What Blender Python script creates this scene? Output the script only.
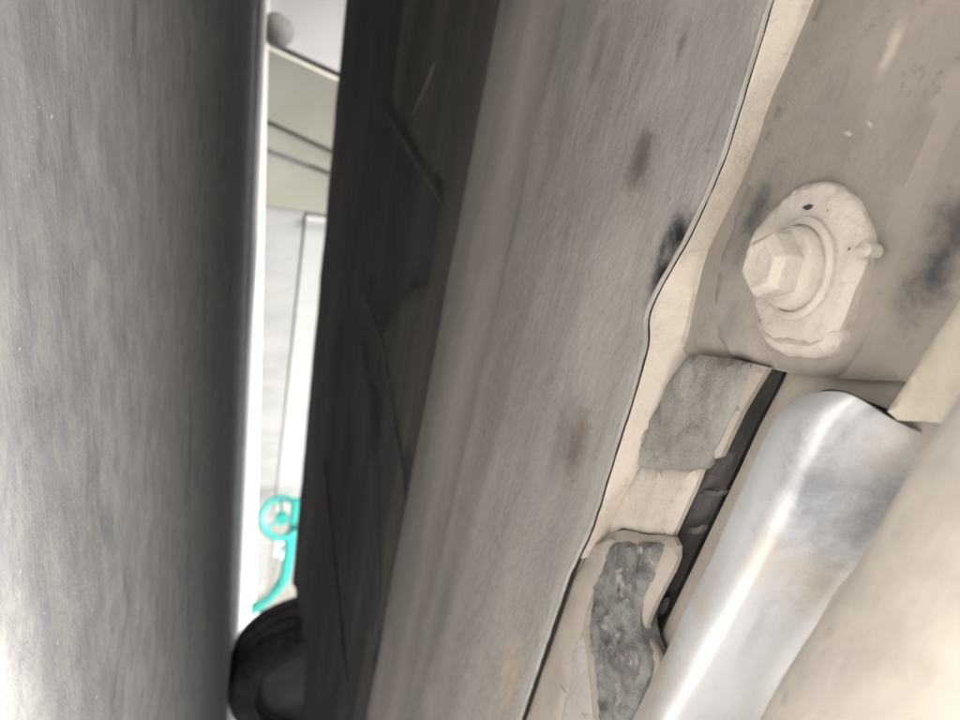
import bpy, bmesh, math, random
from mathutils import Vector, Matrix, noise, kdtree
random.seed(7)
for o in list(bpy.data.objects): bpy.data.objects.remove(o)
sc = bpy.context.scene
COL = sc.collection
# ------------------------------------------------------------------ camera
# The car's long axis is world Y, world Z is up; the phone lies turned on its side
# just above the ground beside the car and looks under it (towards -X).
HC = 0.08
FPX = 740.0
def _n(v): return v.normalized()
_A = _n(Vector((195-480, 1640-360, FPX)))
_H = _n(Vector((297-480, 0-360, FPX)))
_U = _n(_A.cross(_H))
if _U.x < 0: _U = -_U
_X = _A.cross(_U)
ROT = Matrix((_X, _A, _U))                      # camera (x right, y down, z forward) -> world
CAM = Vector((0, 0, HC))
cam_d = bpy.data.cameras.new('camera'); cam = bpy.data.objects.new('camera', cam_d); COL.objects.link(cam)
r_, u_, b_ = ROT @ Vector((1,0,0)), ROT @ Vector((0,-1,0)), ROT @ Vector((0,0,-1))
cam.matrix_world = Matrix(((r_.x,u_.x,b_.x,0),(r_.y,u_.y,b_.y,0),(r_.z,u_.z,b_.z,HC),(0,0,0,1)))
cam_d.sensor_width = 36.0; cam_d.lens = 36.0*FPX/960.0
cam_d.clip_start = 0.01; cam_d.clip_end = 400
cam_d.dof.use_dof = True; cam_d.dof.focus_distance = 0.27; cam_d.dof.aperture_fstop = 13.0
sc.camera = cam
# ------------------------------------------------------------------ light
SUN = _n(Vector((0.60, -0.56, 0.90)))
w = bpy.data.worlds.new('World'); sc.world = w; w.use_nodes = True
nt = w.node_tree; bg = nt.nodes['Background']
sky = nt.nodes.new('ShaderNodeTexSky'); sky.sky_type = 'NISHITA'; sky.sun_disc = False
sky.sun_elevation = math.asin(SUN.z); sky.sun_rotation = math.atan2(SUN.x, SUN.y)
sky.air_density = 1.0; sky.dust_density = 6.0; sky.ozone_density = .5
hs_ = nt.nodes.new('ShaderNodeHueSaturation'); hs_.inputs['Saturation'].default_value = .4     # thin white overcast
nt.links.new(sky.outputs[0], hs_.inputs['Color']); nt.links.new(hs_.outputs[0], bg.inputs[0]); bg.inputs[1].default_value = 0.06
sd = bpy.data.lights.new('sun', 'SUN'); sd.energy = 1.5; sd.angle = math.radians(26); sd.color = (1, .98, .95)
so = bpy.data.objects.new('sun', sd); COL.objects.link(so)
so.rotation_euler = (-SUN).to_track_quat('-Z', 'Y').to_euler()
sc.view_settings.view_transform = 'Standard'; sc.view_settings.look = 'None'
sc.view_settings.exposure = 3.37; sc.view_settings.gamma = 1; sc.view_settings.use_curve_mapping = False

# ------------------------------------------------------------------ places
def ray(x, y): return ROT @ Vector((x-480, y-360, FPX))
def W(x, y, dz):                                # where the sight line meets the level dz above the lens
    r = ray(x, y); return CAM + r*(dz/r.z)
def Wp(x, y, p):                                # ... or the upright plane p metres across the car
    r = ray(x, y); return CAM + r*(p/-r.x)
def proj(P):
    c = ROT.transposed() @ (P-CAM); return 480+FPX*c.x/c.z, 360+FPX*c.y/c.z

# ------------------------------------------------------------------ materials
def _ds(c, k=1.0):
    if c is None: return None
    y = .3*c[0]+.5*c[1]+.2*c[2]; return tuple(y+(v-y)*k for v in c)
def mat(name, c1, c2, c3=None, scale=8, fine=120, rough=.85, bump=.3, metal=0, stretch=(1,1,1), c3amt=.35, spec=.3,
        speck=None, speckamt=.3, bumpscale=90, lo=.35, hi=.65, roughvar=0, c3scale=.45, stains_or_shade=()):
    if name != 'turquoise paint': c1, c2, c3, speck = _ds(c1), _ds(c2), _ds(c3), _ds(speck)
    m = bpy.data.materials.new(name); m.use_nodes = True
    n = m.node_tree.nodes; l = m.node_tree.links; b = n['Principled BSDF']
    tc = n.new('ShaderNodeTexCoord'); mp = n.new('ShaderNodeMapping'); mp.inputs['Scale'].default_value = stretch
    l.new(tc.outputs['Object'], mp.inputs[0])
    def noise_(s, d=6, r=.6, src=mp.outputs[0], dist=0):
        t = n.new('ShaderNodeTexNoise'); t.inputs['Scale'].default_value = s; t.inputs['Detail'].default_value = d
        t.inputs['Roughness'].default_value = r; t.inputs['Distortion'].default_value = dist
        l.new(src, t.inputs['Vector']); return t.outputs['Fac']
    def ramp(f, a, z):
        t = n.new('ShaderNodeMapRange'); t.inputs[1].default_value = a; t.inputs[2].default_value = z
        t.interpolation_type = 'SMOOTHSTEP'; l.new(f, t.inputs[0]); return t.outputs[0]
    def mix(f, a, c):
        t = n.new('ShaderNodeMix'); t.data_type = 'RGBA'; l.new(f, t.inputs[0])
        for s, i in ((a, 6), (c, 7)):
            if isinstance(s, tuple): t.inputs[i].default_value = (*s, 1)
            else: l.new(s, t.inputs[i])
        return t.outputs[2]
    def mul(f, k):
        t = n.new('ShaderNodeMath'); t.operation = 'MULTIPLY'; l.new(f, t.inputs[0]); t.inputs[1].default_value = k; return t.outputs[0]
    col = mix(ramp(noise_(scale), lo, hi), c1, c2)
    if c3: col = mix(mul(ramp(noise_(scale*c3scale, 8, .7, dist=.6), .52, .72), c3amt*2), col, c3)
    f = noise_(fine, 3, .7, src=tc.outputs['Object'])
    if speck: col = mix(mul(ramp(f, .60, .72), speckamt), col, speck)
    for (cx, cy, rx, ry, sc_, amt) in stains_or_shade:    # rubbed or oily patches and painted shade on the shield, in the car's own coordinates
        c = Vector((cx, cy, 0))-CARLOC
        sb = n.new('ShaderNodeVectorMath'); sb.operation = 'SUBTRACT'; l.new(tc.outputs['Object'], sb.inputs[0]); sb.inputs[1].default_value = (c.x, c.y, 0)
        ml = n.new('ShaderNodeVectorMath'); ml.operation = 'MULTIPLY'; l.new(sb.outputs[0], ml.inputs[0]); ml.inputs[1].default_value = (1/rx, 1/ry, 0)
        ln = n.new('ShaderNodeVectorMath'); ln.operation = 'LENGTH'; l.new(ml.outputs[0], ln.inputs[0])
        ad = n.new('ShaderNodeMath'); ad.operation = 'ADD'; l.new(ln.outputs['Value'], ad.inputs[0])
        l.new(mul(noise_(60, 8, .75, src=tc.outputs['Object']), 1.6), ad.inputs[1])
        k = ramp(ad.outputs[0], 1.75, .75)
        col = mix(mul(k, amt), col, sc_)
    dark = tuple(v*.8 for v in c1)
    col = mix(mul(ramp(noise_(fine*.6, 4, .7), .45, .75), .3), col, dark)
    l.new(col, b.inputs['Base Color'])
    b.inputs['Metallic'].default_value = metal; b.inputs['Specular IOR Level'].default_value = spec
    b.inputs['Roughness'].default_value = rough
    if roughvar:
        t = n.new('ShaderNodeMapRange'); l.new(noise_(scale*1.3), t.inputs[0]); t.inputs[1].default_value=.3; t.inputs[2].default_value=.7
        t.inputs[3].default_value = max(0,rough-roughvar); t.inputs[4].default_value = min(1,rough+roughvar); l.new(t.outputs[0], b.inputs['Roughness'])
    bp = n.new('ShaderNodeBump'); bp.inputs['Strength'].default_value = bump; bp.inputs['Distance'].default_value = .002
    l.new(noise_(bumpscale, 6, .65), bp.inputs['Height']); l.new(bp.outputs[0], b.inputs['Normal'])
    return m
CARLOC = Vector((-.85, 1.0, 0))
def stain_or_shade(x, y, x2, y2, dz, k, c, amt):          # patch reaching from one seen point to another, k = width / length
    a, b = W(x, y, dz), W(x2, y2, dz); m_ = (a+b)/2; r = (a-b).length/2
    return (m_.x, m_.y, r*k*1.35, r*1.35, c, amt)
DK = (.05,.05,.05); MD = (.50,.43,.34)
ST = (1, .22, 1)                                # streaks along the car
M = {
 'ground': mat('worn concrete', (.44,.442,.445), (.58,.57,.545), (.30,.31,.33), scale=48, fine=300, bump=.6, c3amt=.5, speck=(.62,.61,.58), speckamt=.5, bumpscale=90, c3scale=.28, stretch=(1,.6,1), lo=.36, hi=.64),
 'dimmed_ground': mat('dimmed concrete', (.33,.325,.305), (.40,.39,.365), scale=6, fine=90, bump=.3),
 'grit': mat('pale grit', (.55,.54,.52), (.75,.74,.71), (.30,.28,.25), scale=60, fine=300, rough=.5, bump=.1, spec=.6),
 'wall': mat('cream plaster', (0.189, 0.185, 0.163), (0.211, 0.206, 0.185), (0.158, 0.151, 0.130), scale=2, fine=40, bump=.1),
 'plinth': mat('grey plinth', (0.220, 0.220, 0.215), (0.262, 0.262, 0.252), scale=3, fine=50),
 'white': mat('white paint', (0.286, 0.286, 0.275), (0.300, 0.300, 0.290), scale=2, fine=40, bump=.05, rough=.6),
 'board': mat('cream board', (0.194, 0.188, 0.153), (0.223, 0.218, 0.188), (0.206, 0.182, 0.153), scale=3, fine=40, bump=.1),
 'lilac': mat('lilac board', (.44,.43,.425), (.50,.49,.485), scale=3, fine=40, bump=.1),
 'stone': mat('grey stone', (0.108, 0.108, 0.101), (0.144, 0.140, 0.133), scale=12, fine=60, bump=.5),
 'teal': mat('turquoise paint', (0.004, 0.130, 0.108), (0.007, 0.158, 0.137), scale=8, fine=40, bump=.05, rough=.4, spec=.5),
 'bluehub': mat('pale plastic', (0.385, 0.462, 0.546), (0.434, 0.504, 0.574), scale=8, fine=40, bump=.05, rough=.4),
 'rubber': mat('tyre rubber', (0.036, 0.036, 0.036), (0.074, 0.071, 0.067), scale=20, fine=90, bump=.3, rough=.8),
 'rim': mat('dusty steel rim', (0.060, 0.060, 0.060), (0.096, 0.093, 0.090), scale=14, fine=60, bump=.2, rough=.6, metal=.3),
 'paint': mat('car paint', (.30,.30,.31), (.32,.32,.33), scale=3, fine=30, bump=.02, rough=.3, spec=.5),
 'black': mat('black undercoat', (0.091, 0.091, 0.090), (0.144, 0.138, 0.129), (0.197, 0.185, 0.167), scale=7, fine=110, bump=.4, stretch=ST, c3amt=.3),
 'brown': mat('dust over undercoat', (0.139, 0.131, 0.118), (0.223, 0.205, 0.182), (0.112, 0.107, 0.100), scale=9, fine=110, bump=.4, stretch=ST, c3amt=.35),
 'flank': mat('thin dust over black', (.13,.12,.108), (.20,.184,.166), (.095,.09,.084), scale=9, fine=120, bump=.4, stretch=ST, c3amt=.45, lo=.3, hi=.7),
 'rib': mat('dusty grey rib', (0.330, 0.300, 0.272), (0.466, 0.425, 0.384), (0.256, 0.235, 0.217), scale=9, fine=130, bump=.35, stretch=ST, c3amt=.3),
 'rail': mat('dusty grey rail', (0.311, 0.286, 0.263), (0.383, 0.352, 0.324), (0.230, 0.222, 0.214), scale=11, fine=190, bump=.55, stretch=(1,.4,1), c3amt=.38, speck=(.10,.095,.09), speckamt=.3, bumpscale=140,
   stains_or_shade=[stain_or_shade(650,120,630,200,.15,.5,DK,.75), stain_or_shade(692,20,672,60,.15,.5,DK,.6), stain_or_shade(694,206,664,262,.1495,.8,(.012,.012,.012),1.0), stain_or_shade(682,236,644,306,.1495,.7,(.012,.012,.012),1.0), stain_or_shade(668,232,655,262,.15,.5,(.05,.05,.05),.9), stain_or_shade(575,380,548,480,.15,.45,(.12,.115,.11),.6), stain_or_shade(560,300,590,210,.15,.6,(.38,.345,.30),.5), stain_or_shade(515,630,500,712,.15,.4,MD,.8), stain_or_shade(590,405,560,480,.15,.45,(.155,.115,.09),.9), stain_or_shade(520,630,500,715,.15,.5,(.40,.32,.24),.9), stain_or_shade(665,140,615,190,.15,.8,(.13,.105,.09),.7), stain_or_shade(560,90,545,180,.15,.5,(.36,.31,.26),.5), stain_or_shade(610,10,590,90,.15,.5,(.14,.135,.13),.5)]),
 'lip': mat('pale sealer lip', (.36,.34,.31), (.44,.41,.38), scale=20, fine=150, bump=.3),
 'beige': mat('beige dust', (0.441, 0.384, 0.327), (0.517, 0.456, 0.395), (0.380, 0.334, 0.285), scale=14, fine=170, bump=.4, speck=(.25,.21,.17), speckamt=.25, bumpscale=160),
 'plate': mat('dust on plate', (0.240, 0.210, 0.181), (0.320, 0.280, 0.242), (0.176, 0.164, 0.152), scale=12, fine=150, bump=.35, c3amt=.5, speck=(.16,.135,.11), speckamt=.5, stretch=(1,.5,1), lo=.4, hi=.6,
   stains_or_shade=[stain_or_shade(975,150,905,345,.158,.42,(.045,.043,.045),1.0), stain_or_shade(780,170,728,262,.1565,.42,(.06,.058,.058),1.0), stain_or_shade(905,20,880,90,.158,.3,(.58,.5,.42),.7), stain_or_shade(740,290,725,345,.158,.8,(.22,.21,.20),.6)]),
 'washer': mat('caked dust', (0.452, 0.399, 0.347), (0.509, 0.456, 0.403), (0.410, 0.357, 0.300), scale=30, fine=260, bump=.5, bumpscale=220),
 'pad': mat('grey seal pad', (.205,.19,.170), (.285,.264,.236), (.16,.152,.142), scale=40, fine=300, bump=.7, bumpscale=220, c3amt=.4),
 'pad2': mat('cracked tar pad', (0.103, 0.100, 0.097), (0.206, 0.196, 0.186), (0.497, 0.427, 0.372), scale=55, fine=320, bump=.8, bumpscale=200, c3amt=.45, c3scale=1.5),
 'slot': mat('dark slot metal', (0.080, 0.074, 0.070), (0.136, 0.124, 0.120), (0.192, 0.144, 0.112), scale=50, fine=300, bump=.6, stretch=(1,.5,1), rough=.6),
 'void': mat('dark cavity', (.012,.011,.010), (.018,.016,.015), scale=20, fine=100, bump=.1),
 'taupe': mat('taupe dust', (0.304, 0.266, 0.228), (0.357, 0.315, 0.274), scale=18, fine=160, bump=.3),
 'shield': mat('bare dusty aluminium', (0.565, 0.561, 0.565), (0.626, 0.623, 0.619), (0.459, 0.397, 0.337), scale=12, fine=150, bump=.15, rough=.50, metal=.4, stretch=(1,.4,1), c3amt=.4, spec=.5, roughvar=.1, bumpscale=30, stains_or_shade=[stain_or_shade(915,400,830,620,.158,.6,(.18,.185,.195),.9), stain_or_shade(690,600,620,760,.145,.5,(.44,.385,.33),.9), stain_or_shade(862,395,815,490,.143,.3,(.55,.47,.38),.5), stain_or_shade(775,530,745,600,.143,.5,(.56,.47,.37),.6), stain_or_shade(745,465,765,420,.148,.4,(.60,.53,.46),.5), stain_or_shade(820,560,760,650,.148,.45,(.44,.38,.32),.8), stain_or_shade(735,560,700,640,.148,.4,(.52,.45,.38),.6), stain_or_shade(880,430,850,470,.15,.4,(.40,.35,.30),.5)]),  # first patch puts the right flank's dimmer reflection into the colour
 'pipe': mat('beige dusty pipe', (0.348, 0.309, 0.269), (0.420, 0.378, 0.330), (0.269, 0.243, 0.218), scale=16, fine=110, bump=.4, speck=(.30,.26,.22), speckamt=.4, c3amt=.45, c3scale=.8, stretch=(1,.5,1), stains_or_shade=[stain_or_shade(x, y-8, x, y+8, .12, 1, (.22,.19,.16), .7) for x, y in ((902,553),(914,600),(938,628),(842,672),(930,500),(868,640),(890,690))]+[stain_or_shade(950,640,860,720,.11,.4,(.36,.32,.29),.6)]),
 'bracket': mat('yellowed dusty steel', (0.426, 0.380, 0.312), (0.486, 0.437, 0.365), (0.365, 0.319, 0.258), scale=16, fine=120, bump=.4, speck=(.36,.31,.25), speckamt=.3),
 'sand': mat('dried mud', (0.315, 0.270, 0.210), (0.390, 0.338, 0.270), scale=40, fine=200, bump=.6),
 'tar': mat('tar smear', (.03,.03,.03), (.06,.058,.055), scale=60, fine=300, bump=.6),
}

# ------------------------------------------------------------------ builders
def link(name, me, m, parent=None, smooth=True):
    o = bpy.data.objects.new(name, me); COL.objects.link(o)
    if m: me.materials.append(M[m])
    if smooth:
        for p in me.polygons: p.use_smooth = True
        me.set_sharp_from_angle(angle=math.radians(40))
    if parent: o.parent = parent
    return o
BASE = {}
def thing(name, label, cat, loc, group=None):
    o = bpy.data.objects.new(name, None); COL.objects.link(o); o.location = loc; o.empty_display_size = .1
    o['label'] = label; o['category'] = cat
    if group: o['group'] = group
    BASE[o.name] = Vector(loc); return o
def tag(o, label, cat, group=None):
    o['label'] = label; o['category'] = cat
    if group: o['group'] = group
    return o
def base_of(parent):
    b = Vector((0,0,0))
    while parent is not None:
        b = b + parent.location; parent = parent.parent
    return b
def mk(name, bm, m, parent=None, smooth=True):
    b = base_of(parent)
    bmesh.ops.recalc_face_normals(bm, faces=bm.faces)
    for v in bm.verts: v.co -= b
    me = bpy.data.meshes.new(name); bm.to_mesh(me); bm.free()
    return link(name, me, m, parent, smooth)
def smooth_loop(pts, n=6):
    out = []; N = len(pts)
    for i in range(N):
        p0, p1, p2, p3 = [Vector(pts[(i+k) % N]) for k in (-1, 0, 1, 2)]
        for s in range(n):
            t = s/n
            out.append(.5*((2*p1)+(p2-p0)*t+(2*p0-5*p1+4*p2-p3)*t*t+(3*p1-p0-3*p2+p3)*t**3))
    return out
def smooth_line(pts, n=6):
    P = [Vector(p) for p in pts]; out = []
    for i in range(len(P)-1):
        p0 = P[max(i-1,0)]; p1 = P[i]; p2 = P[i+1]; p3 = P[min(i+2,len(P)-1)]
        for s in range(n):
            t = s/n
            out.append(.5*((2*p1)+(p2-p0)*t+(2*p0-5*p1+4*p2-p3)*t*t+(3*p1-p0-3*p2+p3)*t**3))
    out.append(P[-1]); return out
def segdist(p, a, b):
    d = b-a; t = max(0, min(1, (p-a).dot(d)/max(d.length_squared, 1e-12))); return (p-(a+d*t)).length
def slab_w(name, loop, m, parent, th=.012, edge=.003, drop=None, amp=.0004, nscale=60, step=.006, lumps=0, lscale=25, wobble=0, wave=0):
    """a plate: the visible underside is the loop of world points, the body goes up by th; rounded rim, uneven skin"""
    loop = [Vector(p) for p in loop]
    # densify the rim
    L = []
    for i, a in enumerate(loop):
        b = loop[(i+1) % len(loop)]; k = max(1, int((b-a).length/step))
        for s in range(k):
            q = a.lerp(b, s/k)
            if wobble:
                q = q + Vector((noise.noise(q*180), noise.noise(q*180+Vector((7,3,1))), 0))*wobble
            L.append(q)
    bm = bmesh.new(); vs = [bm.verts.new(p) for p in L]
    es = [bm.edges.new((vs[i], vs[(i+1) % len(vs)])) for i in range(len(vs))]
    bmesh.ops.triangle_fill(bm, edges=es, use_beauty=True)
    sub = max(1, int(step/max(edge*.5, .0005))) if edge > 0 else 1
    kd = kdtree.KDTree(len(L)*sub)
    for i in range(len(L)):
        for k in range(sub):
            c = L[i].lerp(L[(i+1) % len(L)], k/sub); kd.insert((c.x, c.y, 0), i*sub+k)
    kd.balance()
    for it in range(7):
        le = [e for e in bm.edges if e.calc_length() > step*1.6 and not e.is_boundary]
        if not le: break
        bmesh.ops.subdivide_edges(bm, edges=le, cuts=1)
        bmesh.ops.triangulate(bm, faces=[f for f in bm.faces if len(f.verts) > 3])
        if it % 2: bmesh.ops.beautify_fill(bm, faces=bm.faces, edges=[e for e in bm.edges if not e.is_boundary])
    rim = [e for e in bm.edges if e.is_boundary]
    for v in bm.verts:
        d = kd.find((v.co.x, v.co.y, 0))[2]
        k = 1-min(1, d/edge) if edge > 0 else 0
        z = edge*.8*k*k
        inner = 1-k
        z += amp*noise.fractal(v.co*nscale, 1, 2, 4)*inner
        if wave: z += wave*inner*(.7*math.sin(v.co.x*83+1.2*noise.noise(v.co*4))+math.sin(v.co.x*41+v.co.y*1.5)+.8*noise.noise(Vector((v.co.x*38, v.co.y*3, 2))))
        if lumps: z += -lumps*max(0, noise.noise(v.co*lscale)+noise.noise(v.co*lscale*2.3)*.6)*inner
        v.co.z += z
    if th:
        r = bmesh.ops.extrude_edge_only(bm, edges=rim)
        for g in r['geom']:
            if isinstance(g, bmesh.types.BMVert): g.co.z += th
    return mk(name, bm, m, parent)
def slab(name, pts, dz, m, parent, sm=0, **k):
    P = [p if len(p) == 3 else (p[0], p[1], dz) for p in pts]
    if sm: P = [tuple(v) for v in smooth_loop(P, sm)]
    return slab_w(name, [W(*p) for p in P], m, parent, **k)
def ribbon(name, left, right, m, parent, n=220, nc=6, th=.004, edge=.0006, amp=.0004, nscale=90, lumps=0, lscale=120, wob=0):
    """a narrow band between two sight-drawn edges (x, y, dz)"""
    def res(P):
        P = [W(*p) for p in P]; y0, y1 = P[0].y, P[-1].y; out = []; k = 0
        for i in range(n+1):
            y = y0+(y1-y0)*i/n
            while k < len(P)-2 and (P[k+1].y-y)*(y1-y0) < 0: k += 1
            d = P[k+1].y-P[k].y; t = 0 if abs(d) < 1e-9 else max(0, min(1, (y-P[k].y)/d))
            out.append(P[k].lerp(P[k+1], t))
        return out
    A, B = res(left), res(right); bm = bmesh.new(); rows = []
    for a, b in zip(A, B):
        row = []
        for j in range(nc+1):
            v = a.lerp(b, j/nc); k = 1 if j in (0, nc) else 0
            v.z += amp*noise.fractal(v*nscale, 1, 2, 4)*(1-k)+edge*k
            if lumps and not k: v.z -= lumps*max(0, noise.noise(v*lscale))
            if wob and k: v.x += wob*noise.noise(v*150)
            row.append(bm.verts.new(v))
        row.append(bm.verts.new(row[nc].co+Vector((0,0,th)))); row.append(bm.verts.new(row[0].co+Vector((0,0,th))))
        rows.append(row)
    q = nc+3
    for R, S_ in zip(rows, rows[1:]):
        for j in range(q): bm.faces.new((R[j], R[(j+1) % q], S_[(j+1) % q], S_[j]))
    bm.faces.new(rows[0]); bm.faces.new(reversed(rows[-1]))
    return mk(name, bm, m, parent)
def extr(name, prof, q0, q1, m, parent, nq=60, th=.004, amp=.0006, nscale=12, edgenoise=0, sm=0):
    """a pressed profile (p across, z up) run along the car"""
    P = [tuple(v)[:2] for v in smooth_line([(a, b, 0) for a, b in prof], sm)] if sm else prof
    bm = bmesh.new(); rows = []
    for i in range(nq+1):
        q = q0+(q1-q0)*i/nq; row = []
        for j, (p, z) in enumerate(P):
            v = Vector((-p, q, z)); d = amp*noise.fractal(Vector((p*nscale, q*nscale*.5, 3)), 1, 2, 4)
            if edgenoise and j in (0,): d += edgenoise*(noise.noise(Vector((q*9, 1, 2)))+.5*noise.noise(Vector((q*40, 4, 2))))
            v.z += d; row.append(bm.verts.new(v))
        for p, z in reversed(P): row.append(bm.verts.new((-p, q, z+th)))
        rows.append(row)
    n = len(rows[0])
    for a, b in zip(rows, rows[1:]):
        for j in range(n): bm.faces.new((a[j], a[(j+1) % n], b[(j+1) % n], b[j]))
    bm.faces.new(rows[0]); bm.faces.new(reversed(rows[-1]))
    return mk(name, bm, m, parent)
def tube(name, pts, r, m, parent=None, n=14, rad=None):
    bm = bmesh.new(); rings = []; P = [Vector(p) for p in pts]
    for i, p in enumerate(P):
        t = (P[min(i+1, len(P)-1)]-P[max(i-1, 0)]).normalized()
        a = t.cross(Vector((.13,.31,.94))).normalized(); b = t.cross(a)
        rr = rad[i] if rad else r
        rings.append([bm.verts.new(p+(a*math.cos(k*2*math.pi/n)+b*math.sin(k*2*math.pi/n))*rr) for k in range(n)])
    for A, B in zip(rings, rings[1:]):
        for k in range(n): bm.faces.new((A[k], A[(k+1) % n], B[(k+1) % n], B[k]))
    bm.faces.new(rings[0]); bm.faces.new(reversed(rings[-1]))
    return mk(name, bm, m, parent)
def lathe(name, prof, c, m, parent, n=64, axis='x'):
    """prof: (radius, offset along axis)"""
    bm = bmesh.new(); rings = []
    for k in range(n):
        a = 2*math.pi*k/n; row = []
        for r, h in prof:
            if axis == 'x': v = Vector((h, r*math.cos(a), r*math.sin(a)))
            else: v = Vector((r*math.cos(a), r*math.sin(a), h))
            row.append(bm.verts.new(Vector(c)+v))
        rings.append(row)
    for k in range(n):
        A, B = rings[k], rings[(k+1) % n]
        for j in range(len(prof)-1): bm.faces.new((A[j], A[j+1], B[j+1], B[j]))
    bmesh.ops.remove_doubles(bm, verts=bm.verts, dist=1e-6)
    return mk(name, bm, m, parent)
def box(bm, x0, y0, z0, x1, y1, z1, mtx=None):
    v = [bm.verts.new((x, y, z)) for x in (x0, x1) for y in (y0, y1) for z in (z0, z1)]
    for f in ((0,1,3,2),(4,6,7,5),(0,4,5,1),(2,3,7,6),(0,2,6,4),(1,5,7,3)): bm.faces.new([v[i] for i in f])

# ------------------------------------------------------------------ setting
bm = bmesh.new(); S = 150
vs = [bm.verts.new(p) for p in ((-S,-S,0),(S,-S,0),(S,S,0),(-S,S,0))]; bm.faces.new(vs)
g = mk('ground', bm, 'ground'); g['kind'] = 'structure'
bm = bmesh.new()
vs = [bm.verts.new(p) for p in ((-40,-40,.004),(-1.80,-40,.004),(-1.80,60,.004),(-40,60,.004))]; bm.faces.new(vs)
pa = mk('dimmed_ground', bm, 'dimmed_ground'); pa['kind'] = 'structure'  # same ground past the sill, coloured darker to tone down its brightness
# grit lying on the concrete under the car
bm = bmesh.new(); rg = random.Random(3)
for i in range(320):
    p_ = .16+1.1*rg.random()**1.6; q_ = p_*(-.1+1.7*rg.random())+.02
    c = Vector((-p_, q_, .0004)); a = rg.random()*6.28; L_ = (.0003+.0011*rg.random()**3)*(1+.5*p_); b = L_*(.25+.5*rg.random())
    ux, uy = Vector((math.cos(a), math.sin(a), 0)), Vector((-math.sin(a), math.cos(a), 0))
    v = [bm.verts.new(c+ux*L_), bm.verts.new(c+uy*b), bm.verts.new(c-ux*L_), bm.verts.new(c-uy*b), bm.verts.new(c+Vector((0,0,b*.7)))]
    for k in range(4): bm.faces.new((v[k], v[(k+1)%4], v[4]))
gr = mk('grit', bm, 'grit', None, False); gr['kind'] = 'stuff'
# the wall beyond the car stands at an angle to it
W0 = Vector((-2.25, -.02, 0)); WD = Vector((-.66, 1.0, 0)).normalized(); WN = Vector((1.0, .66, 0)).normalized()
def on_wall(x, y, off=0):
    r = ray(x, y); o = W0+WN*off; return CAM+r*((o-CAM).dot(WN)/r.dot(WN))
def wall_box(bm, s0, s1, z0, z1, o0, o1):
    pts = []
    for o in (o0, o1):
        for s, z in ((s0,z0),(s1,z0),(s1,z1),(s0,z1)):
            p = W0+WD*s+WN*o; pts.append(bm.verts.new((p.x, p.y, z)))
    for f in ((0,1,2,3),(7,6,5,4),(0,4,5,1),(1,5,6,2),(2,6,7,3),(3,7,4,0)): bm.faces.new([pts[i] for i in f])
def wall_s(x, y): p = on_wall(x, y); return (p-W0).dot(WD), p.z
wall = thing('garden_wall', 'long cream wall with grey plinth across the bright ground beyond the car', 'wall', W0)
bm = bmesh.new(); wall_box(bm, -4, 14, 0, 2.6, -.2, 0); mk('wall_face', bm, 'wall', wall)
bm = bmesh.new(); wall_box(bm, -4, 14.0, 0, .16, .002, .03); mk('plinth', bm, 'plinth', wall)
s0, z0 = wall_s(283, 215); s1, z1 = wall_s(272, 520)
door = thing('door', 'plain white door panel in the far cream wall, brightest patch', 'door', W0+WD*s0)
bm = bmesh.new(); wall_box(bm, s0, s0+5.2, .17, 2.1, .003, .03); mk('door_leaf', bm, 'white', door)
bm = bmesh.new(); wall_box(bm, s0-.05, s0-.003, .17, 2.15, .003, .045); mk('door_frame', bm, 'plinth', door)
def lean(name, px, off, m, label, cat, group):
    P = [on_wall(x, y, off) for x, y in px]
    bm = bmesh.new(); a = [bm.verts.new(p) for p in P]; b = [bm.verts.new(p-WN*.02) for p in P]
    bm.faces.new(a); bm.faces.new(reversed(b)); n = len(P)
    for i in range(n): bm.faces.new((a[i], b[i], b[(i+1) % n], a[(i+1) % n]))
    c = sum(P, Vector())/n
    for v in bm.verts: v.co -= Vector((c.x, c.y, 0))
    me = bpy.data.meshes.new(name); bmesh.ops.recalc_face_normals(bm, faces=bm.faces); bm.to_mesh(me); bm.free()
    o = link(name, me, m, None, False); o.location = (c.x, c.y, 0); tag(o, label, cat, group); return o
G = 'pale boards leaning against the wall'
lean('leaning_board', [(264,47),(264,118),(420,190),(420,119)], .06, 'board', 'wide cream board leaning on the far wall above the two thin joints', 'board', G)
lean('leaning_board', [(264,123),(264,146),(420,206),(420,195)], .05, 'board', 'narrow cream strip of board between the two dark joints at the far wall', 'board', G)
lean('leaning_board', [(263,152),(264,205),(420,228),(420,212)], .04, 'board', 'cream board leaning at the far wall right beside the white door', 'board', G)
lean('leaning_board', [(268,-60),(266,38),(420,110),(420,-60)], .05, 'lilac', 'pale off-white board leaning on the far wall behind the grey stone', 'board', G)
# stone at the foot of the wall
bm = bmesh.new(); bmesh.ops.create_icosphere(bm, subdivisions=3, radius=.045)
c = on_wall(281, 30, .16)
for v in bm.verts:
    v.co *= 1+.25*noise.noise(v.co*18); v.co.z *= 1.0
    v.co.z = max(v.co.z, -.035); v.co.z += .035
me = bpy.data.meshes.new('stone'); bm.to_mesh(me); bm.free()
st = link('stone', me, 'stone'); st.location = (c.x, c.y, 0); tag(st, 'dark grey rounded stone at the foot of the off-white board', 'stone')

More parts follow.
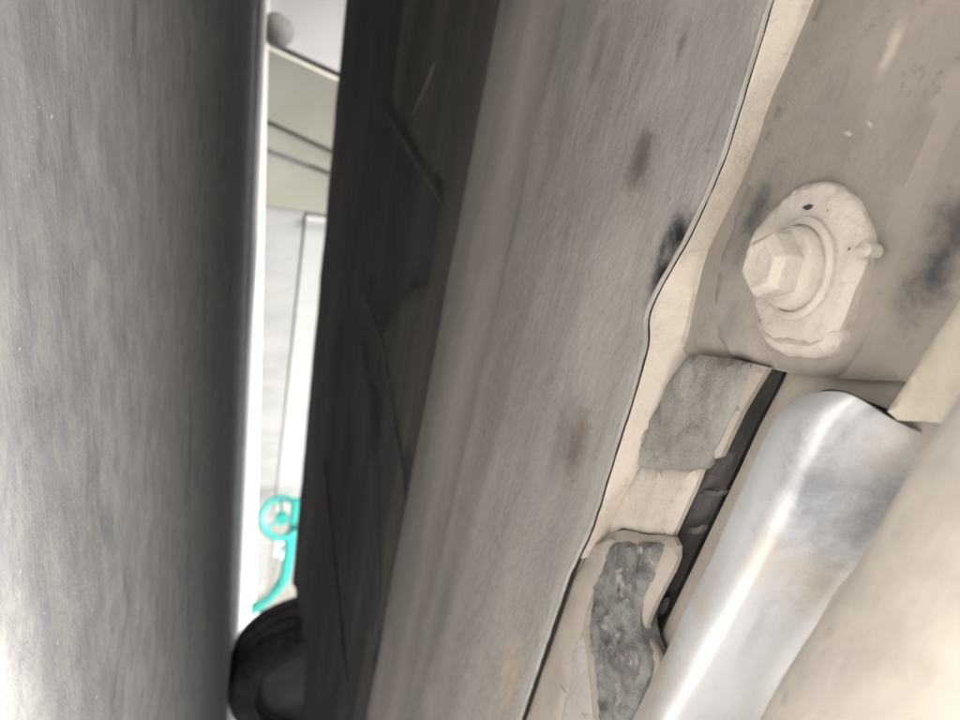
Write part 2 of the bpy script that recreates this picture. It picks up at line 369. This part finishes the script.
# turquoise stand with a ring
Pt = 5.0
ringc = Wp(282, 518, Pt)
sc_ = (ringc-CAM).length/ (Vector((282-480,518-360,FPX)).length)
tq = thing('ring_stand', 'turquoise stand topped by a spoked ring, between the wall and the tyre', 'stand', (ringc.x, ringc.y, 0))
def ringpts(c, r, n=40):
    ax = ROT @ Vector((1,0,0)); ay = ROT @ Vector((0,1,0))
    ax = Vector((0,0,1)); ay = Vector((.68,.73,0)).normalized()
    return [c+ax*(r*math.cos(a))+ay*(r*math.sin(a)) for a in [2*math.pi*i/n for i in range(n+1)]]
tube('ring', ringpts(ringc, 19.5*sc_), 3.4*sc_, 'teal', tq, n=10)
tube('hub', [ringc+Vector((.03,0,0)), ringc-Vector((.03,0,0))], 6*sc_, 'teal', tq)
for a in (.4, 2.5, 4.6):
    e = ringc+Vector((0,0,1))*math.cos(a)*18*sc_+Vector((.68,.73,0)).normalized()*math.sin(a)*18*sc_
    tube('spoke', [ringc, e], 1.6*sc_, 'teal', tq, n=8)
tube('bracket', [Wp(296,500,Pt), Wp(291,535,Pt), Wp(289,545,Pt)], 4*sc_, 'teal', tq)
tube('stem', smooth_line([Wp(290,535,Pt), Wp(288,556,Pt), Wp(284,578,Pt), Wp(272,594,Pt), Wp(258,606,Pt), Wp(248,612,Pt)], 5), 6*sc_, 'teal', tq)
tube('hose', smooth_line([Wp(283,545,Pt-.05), Wp(277,566,Pt-.05), Wp(270,588,Pt-.05), Wp(258,600,Pt-.05)], 5), 1.6*sc_, 'stone', tq)
tube('sleeve', [Wp(281,540,Pt), Wp(279,556,Pt)], 5*sc_, 'bluehub', tq)

# ------------------------------------------------------------------ the car seen from below
car = thing('car', 'dusty underside of a parked car with sill rail, large bolt and bare metal shield', 'car', (-.85, 1.0, 0))
Z = lambda dz: HC+dz
# body shell over everything
def body():
    bm = bmesh.new()
    ys = [-1.5, -1.35, -.6, 0, .6, 1.2, 2.0, 2.8, 3.1]
    sect = []
    for y in ys:
        e = 1 if -1.4 < y < 2.9 else .85
        cab = -0.9 < y < 1.6
        top = 1.38 if cab else .92
        rows = [(.06, .31), (-.06, .37), (-.085, .41), (-.10, .60), (-.06, .86), (.10, .90 if not cab else .92), (.22, top-.04), (.40, top), (1.3, top), (1.48, top-.04), (1.60, .90), (1.78, .86), (1.82, .60), (1.81, .36), (1.79, .31)]
        sect.append([bm.verts.new((-(.85+(p-.85)*e), y, z)) for p, z in rows])
    for A, B in zip(sect, sect[1:]):
        n = len(A)
        for j in range(n): bm.faces.new((A[j], A[(j+1) % n], B[(j+1) % n], B[j]))
    bm.faces.new(sect[0]); bm.faces.new(reversed(sect[-1]))
    return mk('body', bm, 'paint', car)
body()
# dark floor of the car, falling towards the far sill
fl = extr('floor_panel', [(1.47,Z(.150)),(1.40,Z(.165)),(1.34,Z(.168)),(1.325,Z(.176)),(1.2,Z(.178)),(1.19,Z(.172)),(1.15,Z(.172)),(1.135,Z(.179)),(1.0,Z(.178)),(.985,Z(.174)),(.95,Z(.174)),(.94,Z(.179)),(.85,Z(.172)),(.72,Z(.171)),(.60,Z(.172)),(.50,Z(.19)),(.35,Z(.205)),(.12,Z(.21)),(.03,Z(.215))], -1.3, 2.9, 'black', car, nq=90, th=.01, amp=.003, nscale=6)
# far sill: outer skirt with folds
sill = extr('sill', [(1.79,Z(.101)),(1.765,Z(.1)),(1.74,Z(.112)),(1.70,Z(.113)),(1.685,Z(.120)),(1.64,Z(.122)),(1.62,Z(.132)),(1.56,Z(.134)),(1.54,Z(.146)),(1.48,Z(.149)),(1.46,Z(.158))], -1.25, 1.95, 'black', car, nq=120, th=.12, amp=.0015, nscale=5, edgenoise=.002)
# floor stiffeners: two dusty pressed panels with sharp front edges
def far_slab(name, pts, m, th=.01, **k): return slab(name, pts, 0, m, fl, th=th, step=.015, edge=.03, amp=.0015, nscale=9, **k)
far_slab('floor_stiffener', [(362,60,.1700),(400,135,.1700),(441,210,.1700),(468,205,.1700),(500,80,.1700),(520,-60,.1700),(380,-60,.1700)], 'brown', th=.012)
far_slab('floor_stiffener', [(378,330,.1700),(392,420,.1700),(406,505,.1700),(416,470,.1700),(428,400,.1700),(446,270,.1700),(432,262,.1700),(400,285,.1700)], 'brown', th=.012)
far_slab('floor_fold', [(341,200,.169),(350,260,.169),(372,390,.169),(384,560,.169),(390,730,.169),(372,730,.169),(362,540,.169),(350,400,.169),(336,280,.169)], 'black')
def crease(pts, r, m='brown'):
    L_ = smooth_line([W(*p) for p in pts], 6); n_ = len(L_)-1
    return tube('floor_crease', [v+Vector((0,0,r*.45)) for v in L_], r, m, fl, n=10, rad=[max(.0004, r*math.sin(math.pi*(.04+.92*i/n_))**.6) for i in range(n_+1)])
crease([(352,58,.1665),(372,92,.1665),(400,137,.1665),(428,183,.1665),(442,208,.1665)], .0030, 'flank')
crease([(434,62,.1665),(424,88,.1665),(411,116,.1665)], .0026, 'flank')
crease([(336,232,.1665),(352,270,.1665),(378,335,.1665),(392,420,.1665),(406,505,.1665)], .003)
crease([(316,360,.14),(322,440,.14),(334,560,.14),(346,680,.14)], .004, 'black')
# rib beside the rail and the rail itself
extr('rib_channel', [(.69,Z(.174)),(.665,Z(.163)),(.64,Z(.1585)),(.60,Z(.1575)),(.56,Z(.160)),(.53,Z(.1642)),(.505,Z(.1664)),(.486,Z(.1645)),(.470,Z(.1580)),(.461,Z(.1545))], -1.2, 2.6, 'rib', car, nq=140, th=.004, amp=.001, nscale=14, sm=3)
extr('rib_flank', [(.83,Z(.1785)),(.79,Z(.1715)),(.74,Z(.1690)),(.69,Z(.1685)),(.66,Z(.1680))], -1.2, 2.6, 'flank', car, nq=120, th=.006, amp=.002, nscale=8, sm=3)
SEAM = [(806,-110),(770,0),(746,80),(721,160),(692,226),(682,246),(657,290),(646,318),(645,345),(630,400),(611,460),(590,528),(569,575),(545,645),(520,720),(486,830),(430,1000)]
SEAMS = [(v.x, v.y) for v in smooth_line([(x, y, 0) for x, y in SEAM], 6)]
lw = [W(x, y, .150) for x, y in SEAMS]
rail = slab_w('sill_rail', lw+[Vector((-.462, lw[-1].y, Z(.150))), Vector((-.462, lw[0].y-.02, Z(.150)))], 'rail', car, th=.02, edge=.0012, amp=.0010, nscale=22, step=.0055, lumps=.0005, lscale=45, wave=.0010)
ribbon('seam_lip', [(x-4.0, y+1, .1493) for x, y in SEAMS], [(x-.3, y, .1490) for x, y in SEAMS], 'lip', rail, th=.004, nc=4, edge=.0003, amp=.0003, wob=.0006)
ribbon('seam_shade_strip', [(x-.8, y, .15015) for x, y in SEAMS], [(x+4.5, y, .15035) for x, y in SEAMS], 'void', rail, th=.001, nc=2, edge=0, amp=.0001)  # near-black band standing in for the shade inside the open seam
# stains and scabs on the rail
# flange strip between the seam and the plate
FR = [(838,-110),(806,0),(742,150),(702,250),(691,290),(682,330),(668,370),(652,420),(639,455),(622,490),(597,540)]
FRS = [(v.x, v.y) for v in smooth_line([(x, y, 0) for x, y in FR], 5)]
flange = ribbon('flange_strip', [(x+3.5, y, .1494) for x, y in SEAMS if y < 560], [(x+1, y, .1575) for x, y in FRS], 'beige', car, th=.008, nc=8, edge=.0004, amp=.0007, lumps=.0005, wob=.0004)
# mounting plate with the cam bolt
plate = slab('mounting_plate', [(840,-140),(797,0),(733,150),(694,250),(684,290),(678,330),(680,354),(700,357),(745,361),(757,367),(782,372),(820,378),(902,381),(918,384),(975,292),(1070,100),(1120,-140)], .160, 'plate', car, th=.005, edge=.003, amp=.0008, nscale=40, step=.005, lumps=.0004, lscale=60)
slab('stamped_pad', [(870,-120),(812,0),(752,150),(716,250),(708,300),(712,340),(724,356),(745,362),(775,369),(800,376),(822,376),(838,368),(850,350),(868,310),(886,268),(905,220),(930,165),(962,92),(1010,0),(1060,-120)], .1565, 'plate', plate, th=.006, edge=.005, amp=.0007, nscale=45, step=.005, lumps=.0003, lscale=70)
for pts in ([(786,95),(790,100),(786,108),(781,103)], [(858,118),(868,116),(874,126),(865,132)], [(838,130),(848,126),(852,136),(842,140)]):
    slab('mud_blob', pts, .1555, 'washer', plate, sm=4, th=.002, edge=.003, step=.002, amp=.0004, nscale=200)
slab('mud_streak', [(880,75),(900,50),(915,15),(925,10),(918,35),(902,66),(884,82)], .1557, 'beige', plate, sm=4, th=.002, edge=.004, step=.003, amp=.0005, nscale=140, wobble=.001)
ZW = .1525
WASH = [(822,181),(838,188),(852,202),(861,220),(865,240),(863,258),(858,272),(850,292),(840,316),(828,340),(818,352),(795,352),(775,347),(763,338),(757,322),(750,300),(744,270),(748,240),(762,216),(780,198),(800,185)]
wash = slab('bolt_plate', WASH, ZW, 'washer', plate, sm=3, th=.006, edge=.0022, amp=.0006, nscale=120, step=.0025, lumps=.0009, lscale=160, wobble=.0005)
slab('washer_rim', [(752,322),(760,316),(770,328),(790,333),(812,334),(826,326),(834,330),(830,344),(818,356),(797,357),(772,352),(758,340)], ZW-.0004, 'washer', plate, sm=3, th=.003, edge=.004, amp=.0008, nscale=170, step=.0022, lumps=.0016, lscale=210, wobble=.0009)
slab('washer_tab', [(852,246),(858,241),(865,243),(867,250),(863,256),(856,256),(851,252)], ZW-.0035, 'washer', plate, sm=3, th=.004, edge=.0016, step=.0015, amp=.0003)
slab('washer_notch', [(846,248),(852,244),(855,250),(852,256),(847,255)], ZW-.0004, 'tar', plate, sm=3, th=.001, edge=.0008, step=.0015)
for pts in ([(801,207),(808,204),(813,206),(806,210)], [(823,209),(828,208),(830,212),(825,213)]):
    slab('washer_pit', pts, ZW-.0004, 'tar', plate, sm=3, th=.001, edge=.0006, step=.001)
bc = W(800, 269, ZW)
R1 = .5*(W(800,219,ZW)-W(800,320,ZW)).length
def rings(name, prof, m, n=48, ns=0, hexa=False):
    b = lathe(name, prof, bc, m, plate, n=n, axis='z')
    return b
rings('bolt_collar', [(R1*1.02, .001),(R1, -.0016),(R1*.93, -.0026),(R1*.86, -.0024),(R1*.84, -.0014),(R1*.82, -.0016),(R1*.80, -.0050),(R1*.74, -.0062),(R1*.60, -.0066),(0, -.0066)], 'washer')
tipdz = ZW
while proj(Vector((bc.x, bc.y, HC+tipdz)))[0] > 758 and tipdz > ZW-.03: tipdz -= .0003
hh = ZW-tipdz
R2 = .5*(W(768,241,tipdz)-W(768,298,tipdz)).length*1.10
bm = bmesh.new(); NS = 6; ph = .35
def hexring(r, z, k=6, rot=ph):
    return [bm.verts.new(bc+Vector((r*math.cos(rot+2*math.pi*i/k), r*math.sin(rot+2*math.pi*i/k), z))) for i in range(k)]
L0 = hexring(R2*1.10, -.004); L1 = hexring(R2*1.08, -hh*.84); L2 = hexring(R2*.86, -hh); L3 = hexring(R2*.70, -hh); L4 = hexring(R2*.58, -hh+.0004)
for A, B in ((L0,L1),(L1,L2),(L2,L3),(L3,L4)):
    for i in range(6): bm.faces.new((A[i], A[(i+1)%6], B[(i+1)%6], B[i]))
bm.faces.new(L4); bm.faces.new(L0)
hd = mk('bolt_head', bm, 'washer', plate)
bv = hd.modifiers.new('bevel', 'BEVEL'); bv.width = .0012; bv.segments = 3; bv.limit_method = 'ANGLE'; bv.angle_limit = math.radians(20)
# seal pads, filler panel, slot
SL = [(763,366),(752,385),(738,410),(716,455),(708,457),(704,469),(697,470),(688,490),(676,520),(668,545),(672,560),(661,582),(646,612),(641,632),(650,648)]   # left edge of the slot
floor2 = slab('filler_panel', [(640,462),(697,469),(689,490),(676,518),(668,536),(640,533),(618,528),(598,541),(606,522),(622,490)], .158, 'beige', car, th=.002, edge=.0025, amp=.0007, nscale=70, step=.004, lumps=.0006, lscale=110)
slab('seal_pad', [(690,355),(716,358),(744,363),(742,380),(734,400),(720,430),(707,456),(700,468),(668,469),(640,467),(634,462),(640,440),(646,425),(660,392),(676,366)], .1545, 'pad', car, sm=2, th=.002, edge=.0025, amp=.0012, nscale=110, step=.003, lumps=.0011, lscale=120, wobble=.0004)
slab('pad_border', [(744,362),(764,367),(752,387),(738,411),(717,456),(705,460),(716,432),(732,402),(741,380)], .1565, 'taupe', car, th=.002, edge=.0018, amp=.0004, step=.003)
slab('sealer_tab', [(633,428),(642,426),(648,432),(646,442),(636,444)], .1555, 'taupe', car, sm=3, th=.004, edge=.002, step=.002)
slab('side_gusset', [(592,545),(607,540),(600,566),(584,608),(574,650),(560,720),(540,830),(489,830),(522.5,720),(547.5,645),(571,577)], .1515, 'taupe', car, th=.012, edge=.002, amp=.0006, step=.005)
slab('gusset_recess', [(576,615),(582,650),(586,690),(590,740),(580,830),(545,830),(556,730)], .1525, 'rail', car, th=.012, edge=.003, amp=.0006, step=.005)
slab('pad_border', [(596,540),(618,530),(640,535),(668,537),(672,558),(660,584),(646,612),(641,632),(650,648),(655,665),(640,700),(610,780),(590,780),(586,720),(578,650),(578,610),(588,575)], .1555, 'taupe', car, sm=2, th=.002, edge=.003, amp=.0008, nscale=70, step=.004, lumps=.0005, lscale=90)
slab('tar_pad', [(606,545),(625,541),(645,542),(660,545),(657,560),(646,584),(638,606),(636,625),(642,645),(648,662),(640,690),(618,740),(600,740),(598,700),(592,660),(588,625),(592,600),(600,568)], .1535, 'pad2', car, sm=2, th=.008, edge=.0025, amp=.0014, nscale=140, step=.0025, lumps=.0022, lscale=170, wobble=.0004)
def slotx(y, off):
    for a, b in zip(SL, SL[1:]):
        if a[1] <= y <= b[1]: return a[0]+(b[0]-a[0])*(y-a[1])/(b[1]-a[1])+off
slot = slab('slot_wall', [(x-3, y, .162) for x, y in SL]+[(648,640,.172),(660,612,.172),(683,562,.172),(705,516,.172),(727,470,.172),(748,424,.172),(769,384,.172),(775,370,.172)], 0, 'slot', car, th=.003, edge=.0008, amp=.0008, nscale=120, step=.004, lumps=.0008, lscale=150)
for pts in ([(695,488),(716,492),(722,490),(716,496),(694,493)], [(672,526),(694,528),(702,524),(696,534),(670,531)], [(655,604),(664,598),(660,612),(654,616)]):
    slab('rust_flake', pts, .1665, 'slot', slot, sm=2, th=.002, edge=.001, step=.002, amp=.0005, nscale=200)
# panel behind the exhaust, with its pale edge along the slot
inner = slab('inner_panel', [(786,366),(778,384),(757,424),(736,470),(714,516),(692,562),(668,612),(650,652),(612,730),(560,840),(700,840),(1000,500),(1010,366),(910,366)], .166, 'taupe', car, th=.012, edge=.002, amp=.0006, step=.006)
slab('gap_shade_strip', [(812,394),(824,389),(842,392),(862,401),(880,408),(888,414),(886,424),(868,420),(840,410),(822,404)], .1635, 'void', inner, sm=3, th=.004, edge=.002, step=.003)  # black strip painting the shade in the gap behind the shield's end
# bare metal heat shield: bent sheet, running along the car, rounded end
def shield():
    bm = bmesh.new()
    prof = [(.1632,.1530),(.1610,.1500),(.1560,.1468),(.1495,.1440),(.1440,.1428),(.1390,.1427),(.1356,.1450),(.1342,.150),(.1325,.157),(.128,.165),(.121,.170),(.110,.172),(.085,.172)]
    ends = [.1060,.1017,.0975,.0930,.0890,.0860,.0855,.0875,.0900,.0910,.0900,.088,.085]
    P3 = smooth_line([(p, z, q) for (p, z), q in zip(prof, ends)], 4)
    n = len(P3); rows = []
    NQ = 110
    for i in range(NQ+1):
        row = []
        for j, (p, z, q0) in enumerate(P3):
            q = q0+(.62-q0)*(i/NQ)**1.6
            k = max(0, min(1, (j/4-5.5)/2))
            d = .0013*noise.noise(Vector((p*40, q*22, 1)))+.0004*noise.noise(Vector((p*90, q*45, 5)))
            e = k*(.0020*noise.noise(Vector((z*60, q*28, 9)))+.0007*noise.noise(Vector((z*150, q*70, 2))))
            end = max(0, 1-(q-q0)/.014)
            row.append(bm.verts.new((-p-e, q, Z(z+d+.0045*end*end*end))))
        rows.append(row)
    for A, B in zip(rows, rows[1:]):
        for j in range(n-1): bm.faces.new((A[j], A[j+1], B[j+1], B[j]))
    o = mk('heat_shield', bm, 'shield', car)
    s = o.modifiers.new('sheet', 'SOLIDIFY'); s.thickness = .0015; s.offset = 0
    return o
hs = shield()
# exhaust pipe in front and its wider sleeve
def pipe(name, pc, dzc, r, q0, q1, m, n=48, nq=60, cap=.01):
    bm = bmesh.new(); rows = []
    for i in range(nq+1):
        q = q0+(q1-q0)*i/nq
        k = min(1, (q-q0)/cap) if cap else 1
        rr = r*(math.sqrt(max(0,1-(1-k)**2))*.25+.75)
        row = []
        for a in range(n):
            t = 2*math.pi*a/n
            v = Vector((-pc+rr*math.cos(t), q, Z(dzc)+rr*math.sin(t)))
            v += Vector((math.cos(t),0,math.sin(t)))*.0012*noise.noise(v*45)
            row.append(bm.verts.new(v))
        rows.append(row)
    for A, B in zip(rows, rows[1:]):
        for a in range(n): bm.faces.new((A[a], A[(a+1) % n], B[(a+1) % n], B[a]))
    bm.faces.new(rows[0]); bm.faces.new(reversed(rows[-1]))
    return mk(name, bm, m, car)
def tangent_pipe(ratio, r, dist):
    t = math.atan(ratio)+math.asin(r/dist)
    return dist*math.cos(t), dist*math.sin(t)
pc, dc = tangent_pipe(1.325, .036, .135); ex = pipe('exhaust_pipe', pc, dc, .036, -.40, .75, 'pipe', cap=0)
slab('hanger_bracket', [(1010,200,.150),(962,284,.152),(930,332,.153),(900,380,.154),(880,411,.154),(890,420,.154),(915,421,.152),(945,424,.148),(1000,420,.142),(1100,300,.140)], 0, 'bracket', car, th=.006, edge=.003, amp=.001, nscale=60, step=.004, lumps=.0008, lscale=80)

# wheels: the far front one shows under the sill
def wheel(q, p0, flip=1):
    e = bpy.data.objects.new('wheel', None); COL.objects.link(e); e.empty_display_size = .1
    e.parent = car; e.location = Vector((-p0, q, .3))-car.location
    prof = [(.215,.085),(.235,.10),(.262,.104),(.285,.098),(.296,.088)]
    for k in range(4):
        x = .078-k*.043
        prof += [(.300,x),(.3005,x-.033),(.291,x-.034),(.291,x-.042)]
    prof = prof[:-2]+[(.296,-.088),(.285,-.098),(.262,-.104),(.235,-.10),(.215,-.085)]
    lathe('tyre', prof, base_of(e), 'rubber', e, n=72)
    lathe('rim', [(.214,.086),(.222,.082),(.208,.07),(.195,.055),(.10,.05),(.07,.065),(0,.065)], base_of(e), 'rim', e, n=48)
    lathe('rim_lip', [(.214,.0865),(.219,.095),(.224,.095),(.226,.0865)], base_of(e), 'rim', e, n=48)
    return e
wf = wheel(2.27, 1.66)
for q, p, rz in ((-.62, 1.66, 0), (2.27, .05, math.pi), (-.62, .05, math.pi)):
    c = wf.copy(); COL.objects.link(c); c.parent = car; c.location = Vector((-p, q, .3))-car.location; c.rotation_euler.z = rz
    for ch in wf.children:
        d = ch.copy(); COL.objects.link(d); d.parent = c
